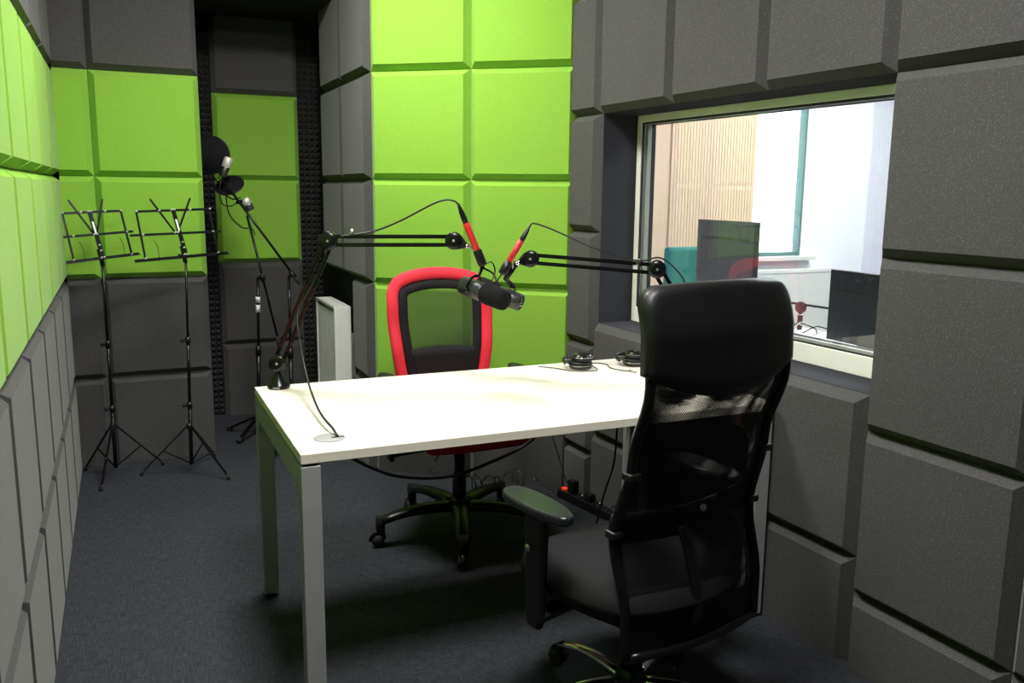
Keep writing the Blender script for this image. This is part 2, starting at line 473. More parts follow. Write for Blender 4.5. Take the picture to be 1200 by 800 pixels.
# side wall of the alcove (faces left)
SR = [(z[2], z[3], K, 1, 1, 'lowest full row'), (z[3], z[4], K, 1, 1, 'middle row'), (z[4], SOF, K, 1, 0, 'top row')]
panels((1.124, 5.177, 0), -PI / 2, [(0, .5, 1, 1), (.5, 1.0, 1, 1)], SR, 'wall above radiator', ['nearer the alcove', 'beside green wall'], 'foam panels above the radiator')
panels((1.124, 4.50, 0), -PI / 2, [(0, .323, 1, 1)], [(z[0], z[1], K, 0, 1, 'floor row'), (z[1], z[2], K, 1, 1, 'upper row')],
       'narrow', ['right of the radiator'], 'cut foam panels beside the radiator')
# angled green wall
AR = [(z[0], z[1], K, 0, 1, 'floor row')] + [(z[i], z[i + 1], G, 1, 1 if i < 5 else 0, w) for i, w in
      ((1, 'lowest green row'), (2, 'second green row up'), (3, 'third green row up'), (4, 'fourth green row up'), (5, 'green ceiling row'))]
panels(g0, -ga, [(0, .5, 1, 1), (.5, 1.0, 1, 1)], AR, 'angled wall behind red chair', ['left column', 'right column'], 'foam panels on the angled wall')
# right wall
zr = [0, .229, .729, 1.229, 1.729, 2.229, 2.729, H]
RW = ['cut floor row', 'second row up', 'third row up', 'fourth row up', 'fifth row up', 'sixth row up', 'strip under the ceiling']
RR = [(zr[i], zr[i + 1], K, 1 if i else 0, 1 if i < 6 else 0, RW[i]) for i in range(7)]
panels(RO, RT, [(-.215, 0, 0, 1)], RR, 'narrow', ['left of the window'], 'narrow foam panels left of the window')
panels(RO, RT, [(0, .5, 1, 1), (.5, 1, 1, 1), (1, 1.5, 1, 1)], RR[4:], 'wall above window', ['left column', 'middle column', 'right column'], 'foam panels above the window')
panels(RO, RT, [(0, .5, 1, 1), (.5, 1, 1, 1), (1, 1.5, 1, 1)], [(0, .334, K, 0, 1, 'cut floor row'), (.334, .831, K, 1, 1, 'row under the sill')],
       'wall below window', ['left column', 'middle column', 'right column'], 'foam panels below the window')
panels(RO, RT, [(1.5 + .5 * i, 2 + .5 * i, 1, 1) for i in range(5)], RR, 'right wall',
       ['beside the window', 'second column from the window', 'third column from the window', 'fourth column from the window', 'fifth column from the window'],
       'foam panels right of the window')
# pyramid foam strips
def pyramids(x0, x1, y, label):
    mb = MB(); p = .036; nx = max(1, round((x1 - x0) / p)); nz = int(SOF / p); w = (x1 - x0) / nx
    mb.box(x0, x1, y - .008, y - .001, 0.001, SOF - .001)
    for i in range(nx):
        for j in range(nz):
            a = x0 + i * w; c = .001 + j * p
            mb.add([(a, y - .008, c), (a + w, y - .008, c), (a + w, y - .008, c + p), (a, y - .008, c + p), (a + w / 2, y - .036, c + p / 2)],
                   [(0, 1, 4), (1, 2, 4), (2, 3, 4), (3, 0, 4)])
    tag(mb.build('pyramid_foam_strip', PYR_FOAM), label, 'acoustic foam', 'pyramid foam in the alcove')
pyramids(.393, .525, 5.583, 'black pyramid foam strip left of the alcove panels')
pyramids(1.029, 1.165, 5.583, 'black pyramid foam strip right of the alcove panels')

# ------------------------------------------------------------------ ceiling lights
for (x, y, st, lab) in ((.68, 3.30, 62, 'square white LED ceiling panel above the desk'), (.62, 1.35, 74, 'square white LED ceiling panel nearer the camera')):
    t = thing('ceiling_light', (x, y, H - .03), lab, 'ceiling light', group='ceiling lights')
    mb = MB(); ring(mb, -.3, .3, -.3, .3, .02, .02, .02, .02, -.015, .028)
    mb.v = [V((p.x, p.z, p.y)) for p in mb.v]; mb.f = [f[::-1] for f in mb.f]; mb.build('frame', WHITEP, t)
    MB().box(-.28, .28, -.28, .28, .0, .01).build('diffuser', emis('led_panel', (1.0, .975, .95), st), t)

# ------------------------------------------------------------------ control room behind the glass
def w2(name, x0, x1, y0, y1, z0, z1, m): return struct(name, MB().box(x0, x1, y0, y1, z0, z1), m)
w2('wall_control_left', 2.23, 3.78, 5.6, 5.75, 0, H, PEACH)
w2('wall_control_slats', 3.78, 4.60, 5.6, 5.75, 0, H, PEACH)
mb = MB(); mb.box(4.60, 5.10, 5.6, 5.75, 0, .90); mb.box(4.60, 5.10, 5.6, 5.75, 2.62, H); mb.box(5.10, 7.15, 5.6, 5.75, 0, H)
struct('wall_control_far', mb, WHITEW)
w2('wall_control_right', 7.0, 7.15, -1.0, 5.6, 0, H, WHITEW)
w2('wall_control_near', 2.22, 7.15, -1.05, -.95, 0, H, WHITEW)
w2('wall_control_partition', 2.16, 2.34, 3.60, 5.6, 0, H, WHITEW)
w2('ceiling_control', 2.2605, 7.15, -1.0, 5.75, H, H + .06, WHITEW)
def slats(x0, x1, m, lab):
    mb = MB(); x = x0
    while x < x1 - .02:
        mb.box(x, x + .020, 5.584, 5.588, .02, H - .02); x += .027
    mb.box(x0, x1, 5.588, 5.599, .02, H - .02)
    tag(mb.build('slatted_panel', m), lab, 'wall panel', 'slatted wall panels in the control room')
slats(3.80, 4.59, SLATB, 'beige vertical slatted wall panel behind the window glass')
slats(5.80, 6.60, SLATL, 'pale lilac slatted wall panel at the right edge of the window glass')
w2_win = bpy.data.objects.new('window_2', None); col.objects.link(w2_win); w2_win.location = (4.60, 5.6, .9); tag(w2_win, kind='structure')
mb = MB(); mb.box(.478, .499, -.01, .06, .001, 1.719); mb.box(.02, .478, 0, .06, 1.69, 1.719); mb.box(.02, .478, 0, .06, .001, .03)
mb.build('window_frame', TEALF, w2_win)
MB().box(-.02, .60, -.09, -.001, -.03, -.002).build('window_sill', WHITEP, w2_win)
MB().box(.02, .47, .03, .034, .03, 1.69).build('glass', bpy.data.materials['window_glass'], w2_win)
CL = emis('control_room_fill', (.95, .97, 1.0), 46.0)  # unseen ceiling lamps added to brighten the control room
for (x, y, lab) in ((4.6, 4.2, 'added ceiling panel lamp lighting the control room, near its far wall'), (3.9, 1.6, 'added ceiling panel lamp lighting the control room, near the camera end')):
    t = thing('ceiling_light', (x, y, H - .03), lab, 'ceiling light', group='added control room lights')
    mb = MB(); ring(mb, -.65, .65, -.35, .35, .02, .02, .02, .02, -.01, .028)
    mb.v = [V((p.x, p.z, p.y)) for p in mb.v]; mb.f = [f[::-1] for f in mb.f]; mb.build('frame', WHITEP, t)
    MB().box(-.63, .63, -.33, .33, .0, .01).build('diffuser', CL, t)
# radiator below the far window
t = thing('radiator', (4.60, 5.52, 0), 'white panel radiator on the far wall behind the window glass', 'radiator')
mb = MB(); mb.box(0, .82, 0, .05, .18, .80); mb.build('body', WHITEP, t, bevel=.01)
MB().box(.01, .81, -.004, -.0002, .765, .775).build('top_rail', PLATE, t)
MB().box(.3, .34, .05, .079, .3, .4).build('bracket', WHITEP, t)
# control desk
t = thing('control_desk', (2.42, 1.6, 0), 'white desk under the monitors on the far side of the glass', 'desk')
MB().box(0, .6, 0, 2.7, .735, .76).build('tabletop', WHITEW, t, bevel=.003)
for (x, y) in ((.03, .05), (.52, .05), (.03, 2.6), (.52, 2.6)):
    MB().box(x, x + .05, y, y + .05, 0, .735).build('leg', DESKMETAL, t)
def monitor(name, x, ya, yb, zt, zb, lab):
    t = thing(name, (x, (ya + yb) / 2, .76), lab, 'monitor', group='monitors in the control room')
    hw = (yb - ya) / 2; h0 = zb - .76; h1 = zt - .76
    MB().box(-.012, .02, -hw, hw, h0, h1).build('housing', MONB, t, bevel=.004)
    MB().box(-.016, -.0125, -hw * .8, hw * .8, h1 - .10, h1 - .085).build('vent_slot', RUBBER, t)
    MB().box(.0205, .0225, -hw + .012, hw - .012, h0 + .02, h1 - .012).build('screen', GLOSSB, t)
    MB().box(.001, .03, -.04, .04, .02, h0 + .2).build('stand_neck', MONB, t)
    MB().box(-.09, .12, -.13, .13, .001, .016).build('stand_foot', MONB, t, bevel=.004)
monitor('monitor', 2.9, 3.488, 3.969, 1.260, .86, 'dark monitor seen from behind, left one through the window glass')
monitor('monitor', 2.7, 2.36, 2.758, 1.094, .80, 'dark monitor seen from behind at the right edge of the window')
# teal chair further back
t = thing('teal_chair', (3.23, 4.55, 0), 'teal chair back beside the left monitor behind the glass', 'chair')
MB().box(-.15, .12, -.03, .03, .62, 1.067).build('backrest', TEAL, t, bevel=.02)
MB().box(-.2, .2, -.42, -.02, .42, .50).build('seat', TEAL, t, bevel=.02)
MB().tube([(0, -.2, .06), (0, -.2, .42)], .025).build('column', BLACKP, t)
MB().box(-.02, .02, -.03, .03, .46, .64).build('back_support', BLACKP, t)
for k in range(5):
    aa = 2 * PI * k / 5; MB().tube([(0, -.2, .07), (.26 * math.cos(aa), -.2 + .26 * math.sin(aa), .02)], .018).build('leg', BLACKP, t)
# third boom arm over the control desk
t = thing('microphone_boom_arm', (2.95, 3.40, .76), 'dark boom arm over the control desk, left of the right monitor', 'boom arm')
MB().lathe([(.04, 0), (.04, .01), (.012, .05), (.01, .12)]).build('base', BLACK, t)
mb = MB(); mb.bar((0, 0, .118), (0, -.55, .128), .010, .010, up=(1, 0, 0)); mb.build('arm', BLACK, t)
MB().lathe([(.026, -.012), (.028, 0), (.026, .012)], (-.006, -.205, .108), (1, 0, 0)).build('joint', REDBR, t)
t2 = thing('inline_preamp', (2.944, 3.195, .843), 'brown red tube hanging under the boom arm behind the glass', 'preamp')
MB().lathe([(.011, -.082), (.0125, -.078), (.0125, -.012), (.008, 0)]).build('body', REDBR, t2)
MB().lathe([(.0135, -.012), (.0135, -.006)]).build('collar', CHROME, t2)
for i in range(5):
    y = 2.90 + .07 * i
    pts = [(2.85, y + .1, .768), (2.84 + .03 * i % .05, y + .05, .79 + .012 * (i % 3)), (2.86, y, .81), (2.90, y - .06, .79), (2.88, y - .1, .768)]
    cable('desk_cable', pts, .003, f'{"black" if i % 2 else "white"} cable looped on the control desk, {["nearest the right monitor","second from the right monitor","middle of the tangle","second from its left end","at its left end"][i]}',
          mat=CABLE if i % 2 else WHITEP)

# ------------------------------------------------------------------ radiator in the alcove corner
t = thing('radiator', (1.02, 4.62, 0), 'white ribbed panel radiator low on the side wall behind the boom arm', 'radiator')
zt, zb = .775, .17
mb = MB(); mb.box(.006, .085, .012, .46, zb, zt - .012); mb.build('body', plain('shaded_radiator_core', (.30, .31, .29), .6), t, bevel=.004)  # core coloured darker to stand in for shade in the gaps between ribs
mb = MB()
for i in range(12): mb.box(.0035, .0059, .018 + i * .0368, .040 + i * .0368, zb + .02, zt - .03)
mb.build('ribs', WHITEP, t)
for ya in (-.004, .4605): MB().box(-.002, .09, ya, ya + .0155, zb - .005, zt).build('end_panel', WHITEP, t, bevel=.004)
mb = MB(); mb.box(-.002, .02, .012, .46, zt - .0115, zt); mb.box(.07, .09, .012, .46, zt - .0115, zt)
for i in range(18): mb.box(.0205, .0695, .02 + i * .0235, .028 + i * .0235, zt - .011, zt - .002)
mb.build('top_grille', WHITEP, t)
mb = MB(); mb.box(.085, .1465, .15, .18, .3, .6); mb.box(.085, .1465, .40, .43, .3, .6); mb.build('bracket', WHITEP, t)
MB().tube(curve([(.05, .02, zb), (.05, .01, .1), (.10, .01, .05), (.146, .01, .05)]), .009).build('pipe', WHITEP, t)

# ------------------------------------------------------------------ desk
DX0, DX1, DY0, DY1, DZ = .378, 1.885, 2.138, 2.965, .74
t = thing('desk', (DX0, DY0, 0), 'pale birch office desk with grey metal frame in mid room', 'desk')
W, D = DX1 - DX0, DY1 - DY0
MB().box(0, W, 0, D, DZ - .026, DZ).build('tabletop', BIRCH, t, bevel=.0015)
fz = DZ - .034; lw = .05
def end_frame(x):
    # hoop in the y-z plane: two uprights' tops joined by a beam with rounded inner corners
    out = [(lw + .0002, fz)]; kr = .055
    for k in range(9): a_ = PI - k * PI / 16; out.append((lw + .0002 + kr + kr * math.cos(a_), fz - .065 - kr + kr * math.sin(a_)))
    for k in range(9): a_ = PI / 2 - k * PI / 16; out.append((D - lw - .0002 - kr + kr * math.cos(a_), fz - .065 - kr + kr * math.sin(a_)))
    out += [(D - lw - .0002, fz)]
    mb = MB(); mb.prism(out, (x, 0, 0), (0, 1, 0), (0, 0, 1), lw)
    mb.build('end_beam', DESKMETAL, t)
for x in (0.0, W - lw): end_frame(x)
for x in (0.0, W - lw):
    for y in (0.0, D - lw):
        lg = MB().box(x, x + lw, y, y + lw, .012, fz).build('leg', DESKMETAL, t, bevel=.0015)
        MB().lathe([(.018, 0), (.018, .008), (.01, .0119)], (x + lw / 2, y + lw / 2, 0), n=16).build('foot', RUBBER, lg)
        MB().box(x + .008, x + lw - .008, y + .008, y + lw - .008, fz + .0003, DZ - .0263).build('spacer', RUBBER, t)
MB().box(lw + .0005, W - lw - .0005, D - .16, D - .12, fz - .055, fz - .002).build('crossbar', DESKMETAL, t)
gx, gy = .478 - DX0, 2.262 - DY0
gr = MB().lathe([(.031, .0003), (.0415, .0003), (.0415, .0020), (.040, .0028), (.0001, .0028)], (gx, gy, DZ)).build('cable_grommet', plain('grommet_plastic', (.36, .37, .37), .4), t)
MB().box(gx + .004, gx + .038, gy - .012, gy - .002, DZ + .0029, DZ + .0036).build('slot', RUBBER, gr)

# ------------------------------------------------------------------ desk boom arms
def boom_arm(name, base, elbow, head, lab):
    """base on the desk, two parallel-rod arms with springs, three flat disc joints"""
    B, E, Hd = V(base), V(elbow), V(head)
    t = thing(name, base, lab, 'boom arm', group='boom arms on the desk')
    pl_ = (E - B).cross(Hd - E).normalized()          # normal of the arm plane
    if pl_.dot(Fv) > 0: pl_ = -pl_                      # towards the sitter side
    sh = B + V((0, 0, .085))                            # shoulder joint
    MB().lathe([(.036, 0), (.038, .002), (.038, .010), (.036, .013), (.009, .050), (.0085, .060)], B, n=32).build('base', BLACK, t, world=True)
    MB().lathe([(.0065, .058), (.0065, .075)], B).build('swivel_pin', STEEL, t, world=True)
    for nm, c, r in (('shoulder_joint', sh, .029), ('elbow_joint', E, .031), ('head_joint', Hd, .029)):
        j = MB().lathe([(r * .93, -.017), (r, -.013), (r, .013), (r * .93, .017), (r * .5, .0185), (.0001, .0185)], c, pl_, n=32).build(nm, BLACK, t, world=True)
        MB().lathe([(.0045, .0186), (.0045, .0205), (.003, .0215), (.0001, .0215)], c, pl_, n=12).build('screw', STEEL, j, world=True)
    for (P, Q, nm) in ((sh, E, 'lower_arm'), (E, Hd, 'upper_arm')):
        d = (Q - P).normalized(); n_ = pl_.cross(d).normalized(); mb = MB()
        for sgn in (-1, 1):
            off = n_ * (.0135 * sgn)
            for q in (-.008, .008): mb.bar(P + off + d * .012 + pl_ * q, Q + off - d * .012 + pl_ * q, .003, .010, up=pl_)
            mb.bar(P + off + d * .012, Q + off - d * .012, .013, .004, up=pl_)
        ar = mb.build(nm, BLACK, t, world=True)
        if nm == 'lower_arm':
            for sgn in (-1, 1):
                sp = MB(); L = (Q - P).length; pts = []
                for k in range(241):
                    f = .12 + .52 * k / 240; an = k * 2 * PI * 30 / 240
                    pts.append(P + d * L * f + n_ * (.0135 * sgn) + (n_ * math.cos(an) + pl_ * math.sin(an)) * .0048 + pl_ * .006)
                sp.tube(pts, .0011, 5); sp.build('spring', SPRING, ar, world=True)
    return t, pl_

La = boom_arm('microphone_boom_arm', (.452, 2.925, DZ), (.618, 2.86, 1.234), (.997, 2.70, 1.238), 'black two-section boom arm on the left corner of the desk')
Ra = boom_arm('microphone_boom_arm', (1.825, 2.40, DZ), (1.66, 2.50, 1.144), (1.287, 2.72, 1.171), 'black boom arm rising behind the black chair at the right desk end')
# base lettering of the left arm
tx = V((.93, -.36, 0)).normalized(); tn = V((-.36, -.93, 0)).normalized()
wtext('RØDE', .0085, WHITEM, La[0], basis(tx, V((0, 0, 1)), tn, tn * .0382 + V((0, 0, .006))))
# heads of the arms
def arm_head(t, head, tgt):
    Hd, Tg = V(head), V(tgt); d = (Tg - Hd).normalized()
    q = d.cross(V((0, 1, 0))).normalized(); nn = d.cross(q)
    MB().prism([(0, -.027), (.018, -.024), (.046, -.007), (.046, .007), (.018, .024), (0, .027)], Hd - nn * .009, d, q, .018).build('head_plate', BLACK, t, world=True, bevel=.002)
    MB().tube([Hd + d * .040, Hd + d * .052], .008, 12).build('head_bracket', CHROME, t, world=True)
    MB().tube([Hd + d * .03, Tg], .0045, 10).build('head_pin', CHROME, t, world=True)
arm_head(La[0], (.997, 2.70, 1.238), (1.052, 2.665, 1.213))
arm_head(Ra[0], (1.287, 2.72, 1.171), (1.236, 2.722, 1.158))

# ------------------------------------------------------------------ inline preamps (red tubes)
def preamp(top, bot, lab, letters):
    A, B = V(top), V(bot); d = (B - A); L = d.length; d.normalize()
    t = thing('inline_preamp', top, lab, 'microphone preamp', group='red preamps on the boom arms')
    MB().lathe([(.004, 0), (.0055, .012), (.0085, .030), (.0095, .045), (.0095, L * .30)], A, d, n=20).build('cable_plug', BLACKP, t, world=True)
    bd = MB().lathe([(.0095, L * .302), (.0108, L * .31), (.0108, L * .735), (.0095, L * .745)], A, d, n=24).build('body', REDM, t, world=True)
    MB().lathe([(.0135, L * .747), (.0150, L * .755), (.0150, L * .97), (.012, L)], A, d, n=24).build('mount_sleeve', BLACKP, t, world=True)
    if letters:
        tocam = (V((0, 0, 1.4)) - A).normalized(); n_ = (tocam - d * tocam.dot(d)).normalized()
        x = -d; y = n_.cross(x)
        wtext('DYNAMITE', .0145, DARKINK, bd, basis(x, y, n_, d * (L * .47) + n_ * .0109), 'lettering')
        wtext('sE', .011, DARKINK, bd, basis(x, y, n_, d * (L * .665) + n_ * .0109), 'logo_mark')
    return t
preamp((.997, 2.66, 1.358), (1.083, 2.655, 1.158), 'red tube preamp clipped to the left boom arm, plug at its top', False)
preamp((1.282, 2.72, 1.282), (1.178, 2.72, 1.121), 'red tube preamp with dark lettering on the right boom arm', True)

# ------------------------------------------------------------------ big dark microphones
def big_mic(rear, front, cap_front, lab, yoke_up, yoke_knob_side):
    A, B = V(rear), V(front); d = (B - A); L = d.length; d.normalize()
    t = thing('broadcast_microphone', rear, lab, 'microphone', group='dark broadcast microphones')
    bd = MB().lathe([(.027, 0), (.031, .002), (.031, L * .42), (.029, L * .45), (.029, L * .5)], A, d, n=36).build('body', MICB, t, world=True)
    MB().lathe([(.0001, -.0006), (.026, -.0006), (.026, .0)], A, d, n=32).build('rear_plate', GLOSSB, bd, world=True)
    x, y, _ = frame_from(d)
    for k, (h, w) in enumerate(((.010, .007), (.0, .006), (-.010, .013))):
        c = A + V((0, 0, 1)) * h - d * .0016
        s_ = d.cross(V((0, 0, 1))).normalized()
        MB().bar(c - s_ * w / 2, c + s_ * w / 2, .0045, .0015, up=V((0, 0, 1))).build('switch_label', WHITEM if k == 2 else PLATE, bd, world=True)
    MB().lathe([(.029, L * .5), (.0335, L * .52), (.0345, L * .58), (.0345, L * .90), (.032, L * .97), (.024, L), (.0001, L * 1.005)], A, d, n=36).build('windscreen', MICF, t, world=True)
    # yoke: curved strap round the body from the upper side to both pivots
    side = d.cross(V((0, 0, 1))).normalized(); up = side.cross(d).normalized()
    c = A + d * L * .26; mb = MB(); pts = []
    for k in range(13):
        an = PI * k / 12; pts.append(c + side * math.cos(an) * .037 + up * math.sin(an) * .045 * yoke_up)
    mb.tube(pts, .0045, 8, flat=.45); mb.build('yoke', BLACK, t, world=True)
    for sg in (-1, 1):
        MB().lathe([(.0085, .031), (.0085, .043), (.006, .046), (.0001, .046)], c, side * sg, n=16).build('yoke_knob', STEEL if sg == yoke_knob_side else BLACK, t, world=True)
    return t, c + up * .045 * yoke_up
mA = big_mic((1.032, 2.705, 1.090), (1.112, 2.53, 1.053), True, 'dark microphone whose round windscreen points at the black chair', 1, -1)
mB = big_mic((1.263, 2.745, 1.015), (1.150, 2.880, 1.070), True, 'dark microphone behind the other, rear plate with switches showing', 1, 1)
# short links between preamp sleeves and yokes
def link(t, pts, r, nm='mount_arm'):
    MB().tube(pts, r, 10).build(nm, BLACK, t, world=True)
link(mA[0], [(1.083, 2.655, 1.158), (1.070, 2.66, 1.125), mA[1]], .006)
link(mA[0], curve([(1.083, 2.655, 1.150), (1.120, 2.66, 1.130), (1.150, 2.70, 1.100), (1.160, 2.74, 1.085)]), .0035, 'brace')
link(mB[0], [(1.236, 2.722, 1.158), (1.200, 2.735, 1.102), mB[1]], .0095)
MB().lathe([(.011, -.004), (.013, 0), (.011, .006)], (1.234, 2.722, 1.155), (.04, 0, .06), n=20).build('mount_nut', CHROME, mB[0], world=True)
cable('microphone_cable', [(1.090, 2.652, 1.163), (1.112, 2.65, 1.168), (1.128, 2.66, 1.135), (1.122, 2.69, 1.095), (1.095, 2.705, 1.08), (1.06, 2.71, 1.085)], .0022,
      'short thin black cable from the left preamp to its microphone')
cable('microphone_cable', [(1.178, 2.72, 1.121), (1.165, 2.725, 1.095), (1.175, 2.74, 1.060), (1.21, 2.76, 1.05)], .0022,
      'short thin black cable from the right preamp to its microphone')
# cables along the arms
cable('microphone_cable', [(.997, 2.66, 1.358), (.982, 2.662, 1.368), (.955, 2.675, 1.370), (.918, 2.70, 1.354), (.833, 2.75, 1.303), (.76, 2.79, 1.269), (.700, 2.815, 1.256), (.650, 2.835, 1.249)],
      .0032, 'black cable arching from the left preamp plug to the arm elbow')
cable('microphone_cable', [(1.282, 2.72, 1.282), (1.292, 2.718, 1.292), (1.32, 2.71, 1.286), (1.358, 2.68, 1.269), (1.448, 2.60, 1.22), (1.526, 2.555, 1.189), (1.603, 2.515, 1.172), (1.66, 2.48, 1.183), (1.72, 2.45, 1.13), (1.75, 2.43, 1.06)],
      .0032, 'black cable arching from the right preamp plug over the arm elbow')
cable('microphone_cable', [(.575, 2.858, 1.12), (.545, 2.872, 1.06), (.512, 2.868, 1.0), (.505, 2.80, .912), (.500, 2.66, .815), (.492, 2.50, .776), (.488, 2.38, .766), (.494, 2.30, .758), (.499, 2.254, .7445)],
      .0034, 'grey black cable falling from the left arm into the desk grommet')
for p, tt in (((.69, 2.83, 1.262), La[0]), ((1.603, 2.534, 1.165), Ra[0])):
    MB().lathe([(.012, -.006), (.012, .006)], p, (V(p) - V((0.2, 3.0, 1.25))), n=14).build('cable_tie', STEEL, tt, world=True)

# ------------------------------------------------------------------ headphones
def headphones(x, y, rz, lab):
    t = thing('headphones', (x, y, DZ), lab, 'headphones', rz, 'headphones on the desk')
    for k, (cx, cy, z0_) in enumerate(((0, 0, 0.), (.003, .004, .030))):
        c0 = (cx, cy, z0_)
        if k == 0: sh = [(.030, .001), (.040, .002), (.0445, .008), (.0445, .013), (.041, .015)]; pd = [(.041, .0152), (.0455, .018), (.0455, .026), (.040, .030)]
        else: pd = [(.034, .0005), (.0405, .003), (.0405, .009), (.036, .012)]; sh = [(.037, .0122), (.040, .015), (.0385, .021), (.032, .026), (.024, .0285), (.0001, .030)]
        MB().lathe(pd, c0, n=28).build('ear_pad', LEATHER, t)
        q = MB().lathe(sh, c0, n=28).build('ear_cup', GLOSSB, t)
        zz = .0135 if k == 0 else .0145
        MB().lathe([(.0450 if k == 0 else .0405, zz), (.0450 if k == 0 else .0405, zz + .002)], c0, n=28).build('trim_ring', STEEL, q)
    pts = []
    for k in range(15):
        an = -PI * .42 + PI * .84 * k / 14
        pts.append((-.062 * math.cos(an) - .016, .056 * math.sin(an) + .004, .022 + .006 * math.cos(an) + .004 * k / 14))
    MB().tube(curve(pts, 3), .0055, 8, flat=1.7).build('headband', GLOSSB, t)
    MB().tube([(-.002, -.046, .022), (-.004, -.060, .028), (-.028, -.060, .030)], .004, 8).build('yoke', GLOSSB, t)
    MB().tube([(.006, .050, .045), (.0, .062, .042), (-.026, .064, .038)], .004, 8).build('yoke', GLOSSB, t)
    return t
headphones(1.560, 2.842, -1.35, 'glossy black headphones at the back edge of the desk, left pair')
headphones(1.785, 2.822, -1.2, 'glossy black headphones at the back edge, half hidden behind the chair')
headphones(1.580, 2.275, 2.4, 'black headphones on the desk seen through the chair net, left ones')
headphones(1.765, 2.255, 2.4, 'black headphones at the right desk end seen through the chair net')
cable('headphone_cable', [(1.595, 2.82, .755), (1.60, 2.78, .744), (1.56, 2.77, .7435), (1.50, 2.80, .7435), (1.47, 2.86, .7435), (1.42, 2.92, .7435)], .0017, 'thin cable curling beside the left headphones on the desk back edge')
cable('headphone_cable', [(1.60, 2.90, .7435), (1.66, 2.90, .7435), (1.685, 2.86, .7435), (1.665, 2.80, .7435), (1.675, 2.75, .7435), (1.70, 2.72, .7435)], .0020, 'thin grey cable with a plug lying between the two back headphones')
p = MB().tube([(1.70, 2.72, .746), (1.712, 2.690, .746)], .0045, 8).build('jack_plug', STEEL); tag(p, 'small silver jack plug lying on the desk beside the black chair', 'plug')

# ------------------------------------------------------------------ music stands
def music_stand(center, tips, tray, apex_z, name_lab):
    cx, cy = center
    t = thing('music_stand', (cx, cy, 0), name_lab, 'music stand', group='folding music stands')
    TL, TR, ML, MR, BL, BR, LB, RB, MC, DL, DR, ST, SB = [V(p) for p in tray]
    top = V((SB.x, SB.y, SB.z - .03))
    fw = V((.30, -.94, 0))
    C0 = V((cx, cy, .05)); Ax = V((cx, cy, apex_z)); J = top + (C0 - top) * .38; J2 = top + (C0 - top) * .70
    MB().tube([top, J], .0055, 10).build('upper_pole', BLACK, t, world=True)
    MB().tube([J, J2], .0075, 10).build('middle_pole', BLACK, t, world=True)
    MB().tube([J2, C0], .0095, 10).build('lower_pole', BLACK, t, world=True)
    for P in (J, J2, Ax):
        MB().tube([P + V((0, 0, .015)), P - V((0, 0, .015))], .013, 12).build('collar', BLACKP, t, world=True)
    for P in (J, J2):
        MB().lathe([(.004, .010), (.004, .022), (.009, .024), (.009, .032)], P, (-.9, -.4, 0), n=10).build('clamp_knob', BLACKP, t, world=True)
    for tp in tips:
        Tp = V((tp[0], tp[1], .012)); d = (V((Tp.x, Tp.y, 0)) - V((cx, cy, 0))).normalized()
        a_ = Ax + d * .012
        lg = MB().bar(a_, Tp, .010, .006).build('leg', BLACK, t, world=True)
        mid = a_.lerp(Tp, .52)
        MB().bar(C0 + d * .010 + V((0, 0, .01)), mid, .007, .004).build('brace', BLACK, lg, world=True)
        MB().tube([Tp + (a_ - Tp).normalized() * .02, V((Tp.x, Tp.y, .006))], .0085, 8).build('rubber_foot', RUBBER, lg, world=True)
        MB().lathe([(.003, -.004), (.003, .004)], mid, (fw.x, fw.y, 0), n=8).build('rivet', STEEL, lg, world=True)
    # folding desk
    w_, th = .011, .003
    n_ = (TR - TL).cross(ST - SB).normalized()
    if n_.y > 0: n_ = -n_
    def flat(a, b, nm, w=w_, off=0.):
        return MB().bar(a + n_ * off, b + n_ * off, th, w, up=n_.cross(b - a)).build(nm, BLACK, t, world=True) if False else \
            MB().bar(a + n_ * off, b + n_ * off, w, th, up=n_).build(nm, BLACK, t, world=True)
    flat(TL, TR, 'top_bar'); flat(ML, MR, 'middle_bar')
    sb = flat(BL, BR, 'shelf_bar', .014)
    MB().bar(BL + n_ * .010 - V((0, 0, .006)), BR + n_ * .010 - V((0, 0, .006)), .022, .003, up=V((0, 0, 1))).build('shelf_lip', BLACK, sb, world=True)
    flat(TL, LB, 'side_link', .009, .004); flat(TR, RB, 'side_link', .009, .004)
    flat(DL, MC, 'diagonal_arm', .009, -.004); flat(DR, MC + (TR - TL).normalized() * .01, 'diagonal_arm', .009, -.004)
    sp = flat(ST, SB, 'spine', .020, .007)
    r_ = (ST - SB)
    MB().bar(SB + r_ * .52 + n_ * .0095, SB + r_ * .78 + n_ * .0095, .009, .0008, up=n_).build('white_label', WHITEM, sp, world=True)
    u_ = (TR - TL).normalized()
    for P in (TL, TR, ML.lerp(MR, .13), ML.lerp(MR, .90), LB, RB, TL.lerp(TR, .30), TL.lerp(TR, .72), ST - u_ * .006, ST + u_ * .006, MC - u_ * .006, MC + u_ * .008, SB - u_ * .006, SB + u_ * .006, SB + r_ * .15, SB + r_ * .27):
        MB().lathe([(.0042, .0), (.0042, .013), (.0001, .0145)], P, n_, n=8).build('rivet', PLATE, t, world=True)
    MB().tube([SB - n_ * .012 + r_ * .2, top - V((0, 0, .01))], .010, 10).build('tilt_head', BLACKP, t, world=True)
    MB().lathe([(.004, .008), (.004, .02), (.008, .022), (.008, .03)], SB - n_ * .01, -u_, n=10).build('tilt_knob', BLACKP, t, world=True)
    for f in (.25, .80):
        P = BL.lerp(BR, f)
        MB().tube(curve([P - V((0, 0, .01)), P + V((-.005, -.004, .05)), P + V((-.018, -.006, .085))]), .0013, 5).build('page_wire', BLACK, t, world=True)
